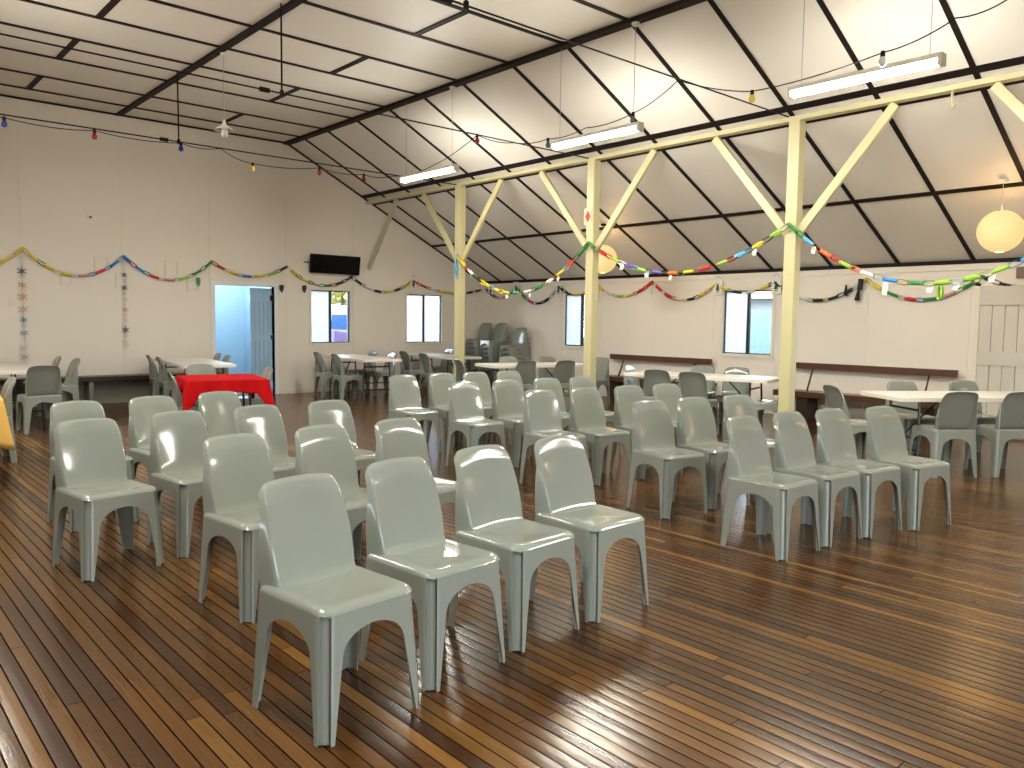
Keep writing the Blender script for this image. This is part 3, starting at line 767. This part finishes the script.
pts = [(6.5, 8.05, 3.77), (7.05, 8.0, 3.76), (7.0, 7.3, 3.69), (6.83, 6.5, 3.66), (6.78, 5.75, 3.68), (6.5, 4.95, 3.80), (7.1, 4.5, 3.72), (6.5, 2.95, 3.59), (6.32, 2.35, 3.65), (6.04, 1.9, 3.60), (5.6, 1.79, 3.79)]
path = []
for a, b in zip(pts, pts[1:]): path += sag(a, b, .03, 8)[:-1]
path.append(Vector(pts[-1]))
FEST2 = path
festoon('black festoon cable looping past the middle and nearest fluorescent lights', path,
        [((7.0, 7.3, 3.69), 'green'), ((6.78, 5.75, 3.68), 'smoky'), ((7.1, 4.5, 3.72), 'yellow'), ((6.5, 2.95, 3.59), 'clear')])

# ------------------------------------------------------------------ paper chains
def link_mesh(col, flat):
    """an elongated loop of paper strip; long axis X"""
    m = MB(); n = 18; L_, H_, w = .082, .026, .019
    rows = [[], []]
    for k in range(n+1):
        a = 2*PI*k/n; x = L_*math.cos(a); h = H_*math.copysign(abs(math.sin(a))**.8, math.sin(a))
        for r_, s in zip(rows, (-1, 1)): r_.append((x, s*w, h) if flat else (x, h, s*w))
    m.grid(rows); return m.mesh('paper_link', PC[col], smooth=True, thick=.0012)
LK = {}
def lk(col, flat):
    if (col, flat) not in LK: LK[(col, flat)] = link_mesh(col, flat)
    return LK[(col, flat)]
def chain(label, nodes, cols, pitch=.125):
    """nodes: list of (point, sag) - sag of the swag that follows the point; cols: one list of colours per swag"""
    t = empty('paper_chain', label, 'paper chain', nodes[0][0], 0, 'paper chain decorations')
    o = Vector(nodes[0][0]); idx = 0
    for k in range(len(nodes)-1):
        p0, sg = nodes[k]; p1 = nodes[k+1][0]
        pp = sag(p0, p1, sg, 60); ln = [0]
        for a, b in zip(pp, pp[1:]): ln.append(ln[-1]+(b-a).length)
        n = max(2, round(ln[-1]/pitch)); cl = cols[k % len(cols)]
        for i in range(n):
            s = ln[-1]*(i+.5)/n; j = max(q for q in range(61) if ln[q] <= s); j = min(j, 59)
            p = pp[j].lerp(pp[j+1], (s-ln[j])/max(1e-6, ln[j+1]-ln[j])); d = (pp[j+1]-pp[j]).normalized()
            c = cl[min(len(cl)-1, int(i*len(cl)/n))]
            if isinstance(c, tuple): c = c[i % len(c)]
            ob = link('paper_link', lk(c, idx % 2 == 0), t); idx += 1
            ob.location = p-o
            yaw = math.atan2(d.y, d.x); pit = -math.asin(max(-1, min(1, d.z)))
            ob.rotation_euler = (random.uniform(-.35, .35), pit, yaw)
    return t
G = YG-.035
gn = [((1.15, G, 2.43), .33), ((2.49, G, 2.43), .36), ((3.92, G, 2.40), .35), ((5.36, G, 2.40), .22), ((6.77, G, 2.39), .26), ((8.15, G, 2.27), .27), ((9.60, G, 2.25), .16), ((11.45, G, 2.12), 0)]
chain('paper chain swagged in seven loops along the gable wall', gn,
 [['yellow', 'yellow'], ['yellow', 'green', 'yellow', 'yellow', ('blue', 'pink'), 'blue', ('blue', 'red'), 'blue', ('blue', 'red')], [('blue', 'red'), 'blue', 'red', ('pink', 'green'), ('lime', 'black'), 'green', 'green'], ['red', 'yellow', 'blue', 'yellow', ('yellow', 'lime'), 'black'],
  ['yellow', ('black', 'yellow'), ('black', 'pink'), 'green', ('red', 'black'), 'black'], ['black', ('pink', 'white'), 'black', 'yellow', ('green', 'black'), 'yellow'], ['red', ('white', 'pink'), 'yellow', 'yellow', 'black']])
X_ = XR-.035
rn = [((X_, 13.9, 2.13), .22), ((X_, 12.9, 2.18), .36), ((X_, 11.6, 2.15), .2), ((X_, 10.6, 2.17), .25), ((X_, 9.2, 2.17), .3), ((X_, 7.85, 2.10), .16), ((X_, 6.75, 2.10), .3), ((X_, 5.3, 2.10), .30), ((X_, 3.78, 2.08), .14), ((X_, 2.6, 2.02), 0)]
chain('paper chain swagged along the top of the right wall', rn,
 [['black', 'pink', 'green'], [('green', 'black'), 'green', ('red', 'blue'), 'black', 'black', ('pink', 'white'), 'black'], ['black', 'yellow', 'yellow'], ['yellow', ('red', 'white'), 'lime', 'yellow', ('black', 'red'), 'red'], ['red', ('black', 'red'), ('red', 'white'), ('yellow', 'black'), 'black', ('red', 'yellow'), 'yellow'],
  ['yellow', 'black', ('yellow', 'white'), 'yellow', 'black'], ['black', 'yellow', ('white', 'black'), ('black', 'yellow'), 'black', ('black', 'white'), 'yellow'], ['yellow', 'green', ('white', 'green'), ('blue', 'red'), ('blue', 'green'), 'pink', 'green', 'lime'], ['black', ('blue', 'white'), 'white']])
XP = XB-.10
on_ = [((XP, 11.02, 2.52), .67), ((XP, 7.94, 2.56), .49), ((XP, 4.82, 2.57), .71), ((XP, 1.70, 2.56), 0)]
chain('bright paper chain strung from post to post', on_,
 [['yellow', 'red', ('green', 'white'), ('green', 'black'), 'yellow', ('sky', 'blue'), 'yellow', 'yellow', ('sky', 'green'), 'yellow', ('green', 'white'), 'green', ('lime', 'white'), 'yellow', ('white', 'yellow'), 'red', 'green', 'green'],
  ['green', ('red', 'black'), 'red', 'lime', ('purple', 'white'), ('purple', 'sky'), 'lime', ('yellow', 'blue'), ('purple', 'black'), ('orange', 'yellow'), 'lime', 'yellow', 'red', 'red', ('lime', 'black'), 'red', 'sky', ('yellow', 'orange'), ('sky', 'black'), 'lime', ('black', 'white')],
  ['green', 'sky', 'orange', 'orange', ('green', 'red'), 'lime', 'orange', 'white', 'sky', 'blue', ('lime', 'yellow'), 'green', 'lime', 'sky', 'lime', ('black', 'lime'), 'lime', 'blue', 'sky', 'sky', 'sky', 'white', 'red', 'yellow', 'green']], pitch=.128)
m = MB()
for k, (dz, dx) in enumerate(((0, 0), (-.1, .01), (-.2, -.01), (-.29, .015))):
    a = []
    for q in range(15):
        u = 2*PI*q/14; a.append((dx+.0, .028*math.cos(u), dz+.062*math.sin(u)))
    m.grid([[(x-.017, y, z) for x, y, z in a], [(x+.017, y, z) for x, y, z in a]])
ob = m.build('hanging_paper_links', PC['sky'], smooth=True, thick=.0012); ob.location = (XB-.09, 11.06, 2.5)
tag(ob, 'tail of sky-blue paper links hanging on the first post', 'paper chain')
# white paper tags on the post chain
def on_swag(k, f):
    p0, sg = on_[k]; p1 = on_[k+1][0]; return Vector(p0).lerp(Vector(p1), f)-Vector((0, 0, sg*4*f*(1-f)))
tagdesc = [(0, .12, 'just right of the first post'), (0, .42, 'low between first and middle posts'), (0, .60, 'right of that low point'), (0, .80, 'nearing the middle post'), (1, .20, 'right of the lantern by the middle post'), (1, .34, 'under the yellow links past the lantern'), (1, .47, 'low between middle and near posts'), (1, .86, 'left of the near post'), (2, .10, 'just right of the near post'), (2, .36, 'above the black tassels'), (2, .50, 'left of the hanging lime link'), (2, .58, 'right of the hanging lime link'), (2, .68, 'at the top corner of the cream door')]
for k, f, ds in tagdesc:
    p = on_swag(k, f); m = MB(); a = random.uniform(-.5, .5); h = .085 if (k, f) != (2, .36) else .16
    m.prism([(-.035, -.02), (.025, -.01), (.035, -h), (-.015, -h-.015), (-.04, -h*.6)], -.001, .001)
    ob = m.build('paper_tag', paper_white); ob.location = p; ob.rotation_euler = (0, a*.5, R(75)+a); tag(ob, 'small white paper tag on the post chain, '+ds, 'paper tag', 'white paper tags')
p = on_swag(2, .535); m = MB(); a = [(.03*math.cos(2*PI*q/14), .07*math.sin(2*PI*q/14)) for q in range(15)]
m.grid([[(x, -.019, z) for x, z in a], [(x, .019, z) for x, z in a]]); ob = m.build('paper_link_pendant', PC['lime'], smooth=True, thick=.0012); ob.location = p-Vector((0, 0, .1)); ob.rotation_euler = (0, 0, R(60))
tag(ob, 'single lime paper link hanging from the post chain before the right wall', 'paper chain')
# dark tassels at the wall chain
m = MB(); m.tube([(0, 0, .02), (0, 0, -.14)], [.012, .035], n=8); ob = m.build('paper_tassel', PC['black'], smooth=True); ob.location = (X_-.03, 5.58, 2.0); tag(ob, 'short black paper tassel on the right wall, left of two', 'tassel', 'black tassels')
m = MB(); m.tube([(0, 0, .05), (.01, .02, -.10), (0, .03, -.12), (0, .05, -.26)], [.04, .035, .02, .04], n=8); ob = m.build('paper_tassel', PC['black'], smooth=True); ob.location = (X_-.03, 5.36, 2.05); tag(ob, 'long black paper tassel on the right wall, right of two', 'tassel', 'black tassels')

# tree cards
def card(loc, ax, label, w=.155, h=.235, printm=tree_green, diamond=False):
    t = empty('tree_card' if not diamond else 'diamond_card', label, 'card', loc, {'y': 0, 'x': R(-90)}[ax], 'printed tree cards' if not diamond else None)
    m = MB(); m.box((-w/2, -.004, -h/2), (w/2, 0, h/2)); m.build('card_face', paper_white if not diamond else cream, t)
    m = MB()
    if diamond: m.prism([(0, -.085), (.05, 0), (0, .085), (-.05, 0)], -.007, -.0045)
    else:
        for z, a, hh in ((-.055, .045, .06), (-.02, .036, .055), (.015, .026, .055)): m.prism([(-a, z), (a, z), (0, z+hh)], -.007, -.0045)
        m.prism([(-.008, -.075), (.008, -.075), (.008, -.05), (-.008, -.05)], -.007, -.0045)
        m.prism([(-.03, -.09), (.03, -.09), (.03, -.078), (-.03, -.078)], -.007, -.0045)
    m.build('printed_motif' if diamond else 'tree_print', red_paper if diamond else printm, t)
    if not diamond:
        m = MB(); m.tube([(-w*.35, -.003, h/2), (0, -.003, h/2+.055), (w*.35, -.003, h/2)], .003, n=5); m.build('hanging_string', black_rubber, t)
card((9.62, YG-.045, 2.20), 'y', 'white card with a dark green tree on the gable wall above the right window')
for y, z, ds in ((13.75, 2.12, 'just right of the first post, by the corner'), (12.9, 2.14, 'above the stacked chairs'), (11.6, 2.08, 'above the narrow window left of the middle post'), (10.58, 2.07, 'just right of the middle post'), (7.8, 2.04, 'at the top left corner of the wall window'), (6.72, 2.04, 'at the top right corner of the wall window')):
    card((X_-.012, y, z), 'x', 'white tree card on the right wall, '+ds, w=.17, h=.26)
card((XB-.072, 7.99, 2.94), 'x', 'cream card with a red diamond pinned on the middle post', w=.15, h=.24, diamond=True)
m = MB()
for q in range(3): m.tube([(-.04+.02*q, 0, .06-.05*q), (.04, 0, .05-.05*q), (.0, 0, -.05)], .003, n=5)
ob = m.build('wire_ornament', cord_white, smooth=True); ob.location = (X_, 9.2, 2.0); ob.rotation_euler = (0, 0, R(90)); tag(ob, 'thin pale wire ornament below the red peak of the right wall chain', 'ornament')

# star strings on the gable wall
def star(m, c, r, z):
    pts = []
    for k in range(12):
        a = PI/2+PI*k/6; rr = r if k % 2 == 0 else r*.28
        pts.append((c+rr*math.cos(a), z+rr*math.sin(a)))
    m.prism(pts, -.005, .005)
for x, top, cols, stops, ds in ((2.47, 2.42, ['white', 'purple', 'orange', 'orange', 'pink', 'blue', 'sky', 'white', 'pink'], [2.29, 2.09, 1.88, 1.70, 1.51, 1.35, 1.15, .93, .78], 'left of two, beside the light switch'),
                           (3.92, 2.38, ['white', 'purple', 'black', 'white', 'orange', 'white', 'black', 'white'], [2.29, 2.10, 1.89, 1.70, 1.53, 1.36, 1.2, .99], 'right of two')):
    t = empty('star_string', 'vertical string of paper stars on the gable wall, '+ds, 'star string', (x, YG-.03, 0), 0, 'paper star strings')
    m = MB(); m.tube([(0, 0, stops[-1]), (0, 0, top)], .003, n=5); m.build('string', cord_white, t)
    for c, z in zip(cols, stops):
        m = MB(); star(m, 0, random.uniform(.06, .085), z)
        for s in (-1, 1): m.bar((s*.03, 0, z-.06), (s*.015, 0, z-.12), .004, .004)
        m.build('paper_star', STAR[c], t)
m = MB(); m.prism([(-.03, .05), (.04, .06), (.05, .0), (.01, -.09), (-.03, -.02)], -.01, .01); ob = m.build('paper_bell', PC['black']); ob.location = (6.66, YG-.03, 1.99); tag(ob, 'small black paper ornament on the gable wall right of the doorway', 'ornament')
m = MB(); m.prism([(-.03, .05), (.04, .06), (.05, .0), (.01, -.09), (-.03, -.02)], -.01, .01); ob = m.build('paper_bell', PC['black']); ob.location = (7.12, YG-.03, 2.0); tag(ob, 'small black paper ornament on the gable wall left of the left window', 'ornament')
m = MB(); m.prism([(-.03, .07), (.03, .07), (.04, .0), (.01, -.09), (-.03, -.02)], -.01, .01); ob = m.build('paper_bell', PC['green']); ob.location = (5.12, YG-.03, 2.04); tag(ob, 'dark green paper ornament hanging left of the doorway', 'ornament')

# ------------------------------------------------------------------ wall fittings
for (x0, x1, z0, z1, ds) in ((3.48, 3.70, 2.14, 2.38, 'upper, left of the right star string'), (2.99, 3.17, 1.91, 2.13, 'lower, between the two star strings'), (3.79, 3.98, 1.89, 2.13, 'behind the right star string'), (4.57, 4.80, 2.11, 2.38, 'upper, right of the right star string'), (4.94, 5.15, 1.87, 2.08, 'lower, nearest the doorway')):
    t = empty('wall_vent', 'small square cream framed wall vent, '+ds, 'wall vent', ((x0+x1)/2, YG, (z0+z1)/2), 0, 'square wall vents')
    w, h = (x1-x0)/2, (z1-z0)/2; m = MB()
    for q in (((-w, -.016, -h), (w, 0, -h+.03)), ((-w, -.016, h-.03), (w, 0, h)), ((-w, -.016, -h+.0302), (-w+.03, 0, h-.0302)), ((w-.03, -.016, -h+.0302), (w, 0, h-.0302))): m.box(*q)
    m.build('frame', trim_paint, t); m = MB(); m.box((-w+.03, -.004, -h+.03), (w-.03, .0, h-.03)); m.build('cover_plate', wall_paint, t)
t = empty('light_switch', 'small white light switch on the gable wall at the far left', 'light switch', (2.33, YG, 1.6)); m = MB(); m.box((-.045, -.012, -.06), (.045, 0, .06)); m.build('plate', trim_paint, t, bevel=.002); m = MB(); m.box((-.01, -.02, -.015), (.01, -.012, .015)); m.build('toggle', paper_white, t)
t = empty('wall_sensor', 'tiny dark sensor on a white plate high on the gable wall', 'sensor', (3.43, YG, 2.99)); m = MB(); m.box((-.03, -.01, -.035), (.03, 0, .035)); m.build('plate', trim_paint, t); m = MB(); m.tube([(.01, -.01, 0), (.01, -.05, 0)], .016); m.build('eye', black_metal, t)
# television
t = empty('television', 'wide black television tilted on a bracket high on the gable wall', 'television', (7.82, YG, 2.5))
m = MB(); m.box((-.53, -.035, -.18), (.53, .035, .18)); b = m.build('screen_body', screen_black, t, bevel=.006); b.location = (-.07, -.10, -.02); b.rotation_euler = (R(9), 0, 0)
m = MB(); m.box((-.505, -.038, -.16), (.505, -.0355, .165)); q = m.build('display', pbr('display_glass', (.002, .002, .003), rough=.15, spec=.1), b)
m = MB(); m.box((-.12, -.02, -.12), (.12, 0, .12)); m.bar((0, 0, 0), (0, -.08, 0), .05, .05); m.bar((-.69, -.02, .0), (-.3, -.06, 0), .02, .02); m.build('wall_bracket', black_metal, t)
m = MB(); m.box((-.06, -.05, -.07), (.06, 0, .07)); ob = m.build('exit_lamp_box', grey_box, bevel=.006); ob.location = (XR, 3.33, 2.12); ob.rotation_euler = (0, 0, R(-90)); tag(ob, 'small grey-brown fitting above the cream door at the right edge', 'fitting')

# ------------------------------------------------------------------ benches
def wall_bench(y0, y1, label, rail_z=.78):
    t = empty('wall_bench', label, 'bench', (XR-.02, (y0+y1)/2, 0), 0, 'brown wall benches'); h = (y1-y0)/2
    m = MB(); m.box((-.42, -h-.1, .385), (-.06, h+.1, .43)); m.box((-.42, -h-.1, .345), (-.40, h+.1, .385)); m.build('seat', brown_wood, t, bevel=.004)
    m = MB(); m.box((-.11, -h, rail_z-.045), (-.075, h, rail_z+.05)); m.build('back_rail', brown_wood, t, bevel=.004)
    for s in (-.7, .7):
        m = MB(); m.box((-.38, s*h-.09, 0), (-.08, s*h+.09, .385)); m.build('leg', dark_wood, t)
        m = MB(); m.bar((-.24, s*h, .43), (-.08, s*h, rail_z-.03), .03, .012, up=(0, 1, 0)); m.build('back_strap', black_metal, t)
wall_bench(7.83, 10.1, 'brown bench with back rail on the right wall, left of the wall window')
wall_bench(3.98, 6.38, 'brown bench with back rail on the right wall, beside the cream door', .80)
t = empty('wall_bench', 'long low bench with a dark seat edge against the gable wall at the left', 'bench', (3.6, YG-.02, 0), 0, 'brown wall benches')
m = MB(); m.box((-1.9, -.40, .42), (1.2, -.01, .465)); m.box((-1.9, -.40, .395), (1.2, -.375, .42)); m.build('seat', dark_wood, t, bevel=.004)
for x in (-1.5, -.3, .9): m = MB(); m.box((x-.03, -.36, 0), (x+.03, -.04, .42)); m.build('leg', pbr('bench_leg_paint%d' % (x*10), (.22, .19, .16), rough=.5), t)
mb = MB(); mb.box((1.7, YG-.035, .001), (5.3, YG-.016, .38)); trim(mb, pbr('grey_beige_skirting', (.36, .33, .27), rough=.5, var=.2, scale=4), 'darker grey lower wall board under the gable bench')  # lower board in a darker, greyer tone than the wall paint

# ------------------------------------------------------------------ outside
mb = MB(); mb.box((-40, -30, -.42), (60, 60, -.12)); struct(mb.build('ground', ground_mat), 'pale ground outside the hall')
def fence(label, x0, y0, x1, y1, z0, z1, mat, rib=.2):
    m = MB(); a = Vector((x0, y0, 0)); b = Vector((x1, y1, 0)); L_ = (b-a).length; d = (b-a).normalized(); nn = Vector((-d.y, d.x, 0)); n = int(L_/rib)
    rows = [[], []]
    for k in range(n*4+1):
        p = a+d*L_*k/(n*4); o = nn*(.035 if k % 4 in (1, 2) else 0)
        rows[0].append(p+o+Vector((0, 0, z0))); rows[1].append(p+o+Vector((0, 0, z1)))
    m.grid(rows); return tag(m.build('metal_fence', mat, thick=.004), label, 'fence')
fence('white ribbed steel fence outside the right gable window', 10.75, 16.2, 14.5, 16.2, -.12, 2.6, fence_white, .28)
fence('pale teal ribbed steel fence outside the wall window', 13.6, 2.0, 13.6, 12.4, -.12, 1.66, steel_fence, .28)
m = MB(); m.box((16.3, 1.4, -.12), (19.7, 14, 2.05)); ob = m.build('neighbour_shed', van_white); q = MB(); q.prism([(15.9, 2.0), (20.1, 2.0), (18, 3.0)], 1, 14.4); q.build('roof', roof_orange, ob); tag(ob, 'white neighbouring building beyond the teal fence', 'building')
t = empty('parked_van', 'white parked vehicle seen through the left gable window', 'vehicle', (10.6, 18.6, -.12))
m = MB(); m.prism([(-1.2, .35), (1.3, .35), (1.3, 1.25), (.9, 1.3), (.5, 1.85), (-1.0, 1.9), (-1.2, 1.7)], -.9, .9); m.build('body', van_white, t, bevel=.03)
m = MB(); m.prism([(-.95, 1.3), (-.2, 1.3), (-.2, 1.65), (-.9, 1.65)], -.93, -.905); m.build('side_window', van_glass, t)
for x in (-.8, .9): m = MB(); m.tube([(x, -.95, .33), (x, -.7, .33)], .33, n=20); m.build('wheel', black_rubber, t, smooth=40)
m = MB(); m.prism([(-.35, 0), (.25, 0), (.2, .9), (.05, 1.25), (-.3, 1.3)], -.2, .2); ob = m.build('purple_reflection_block', reflection_purple, bevel=.04); ob.location = (9.4, 16.7, -.12); tag(ob, 'purple block standing in for a window reflection before the parked vehicle', 'reflection')  # solid block added in place of a purple reflection
t = empty('garden_tree', 'yellow-green tree beyond the parked vehicle', 'tree', (13.2, 23.5, -.12))
m = MB(); m.tube([(0, 0, 0), (.1, 0, 2.0), (0, .1, 3.2)], [.16, .12, .08]); m.build('trunk', dark_wood, t)
m = MB()
for k in range(900):
    a = random.uniform(0, 2*PI); b = random.uniform(-1, 1); r_ = 1.7*random.random()**.4; q = math.sqrt(1-b*b)
    c = Vector((r_*q*math.cos(a), r_*q*math.sin(a), 2.7+r_*b*.9)); u = Vector((random.uniform(-1, 1), random.uniform(-1, 1), random.uniform(-1, 1))).normalized()*.16; w = Vector((random.uniform(-1, 1), random.uniform(-1, 1), random.uniform(-1, 1))).normalized()*.13
    m.add([c-u, c-w, c+u, c+w], [(0, 1, 2, 3)])
m.build('crown', foliage, t)

# ------------------------------------------------------------------ world, camera
w = bpy.data.worlds.new('sky'); bpy.context.scene.world = w; w.use_nodes = True; nt = w.node_tree; bg = nt.nodes['Background']
tcn = nt.nodes.new('ShaderNodeTexCoord'); sp = nt.nodes.new('ShaderNodeSeparateXYZ'); cr = nt.nodes.new('ShaderNodeValToRGB')
nt.links.new(tcn.outputs['Generated'], sp.inputs[0]); nt.links.new(sp.outputs[2], cr.inputs[0]); nt.links.new(cr.outputs[0], bg.inputs[0])
cr.color_ramp.elements[0].color = (.90, .95, 1., 1); cr.color_ramp.elements[1].color = (.60, .77, 1., 1)
bg.inputs[1].default_value = 10.0

f, yaw, pit, rol = 795.114, 0.723911, -0.078512, 0.012893
cam = bpy.data.cameras.new('camera'); co = link('camera', cam, loc=(0, 0, 1.42)); cam.sensor_width = 36; cam.lens = f*36/1024; cam.clip_start = .05; cam.clip_end = 200
fw = Vector((math.sin(yaw)*math.cos(pit), math.cos(yaw)*math.cos(pit), math.sin(pit))); rt = Vector((math.cos(yaw), -math.sin(yaw), 0)); up = rt.cross(fw)
r2 = rt*math.cos(rol)+up*math.sin(rol); u2 = -rt*math.sin(rol)+up*math.cos(rol)
M = Matrix((r2, u2, -fw)).transposed().to_4x4(); co.matrix_world = Matrix.Translation((0, 0, 1.42)) @ M
sc = bpy.context.scene; sc.camera = co
sc.view_settings.view_transform = 'Standard'; sc.view_settings.look = 'None'; sc.view_settings.gamma = 1; sc.view_settings.use_curve_mapping = False
sc.view_settings.exposure = 0.52
cy = sc.cycles; cy.use_denoising = True; cy.max_bounces = 8; cy.diffuse_bounces = 3; cy.glossy_bounces = 3; cy.transparent_max_bounces = 12; cy.caustics_reflective = False; cy.caustics_refractive = False
cy.sample_clamp_indirect = 6
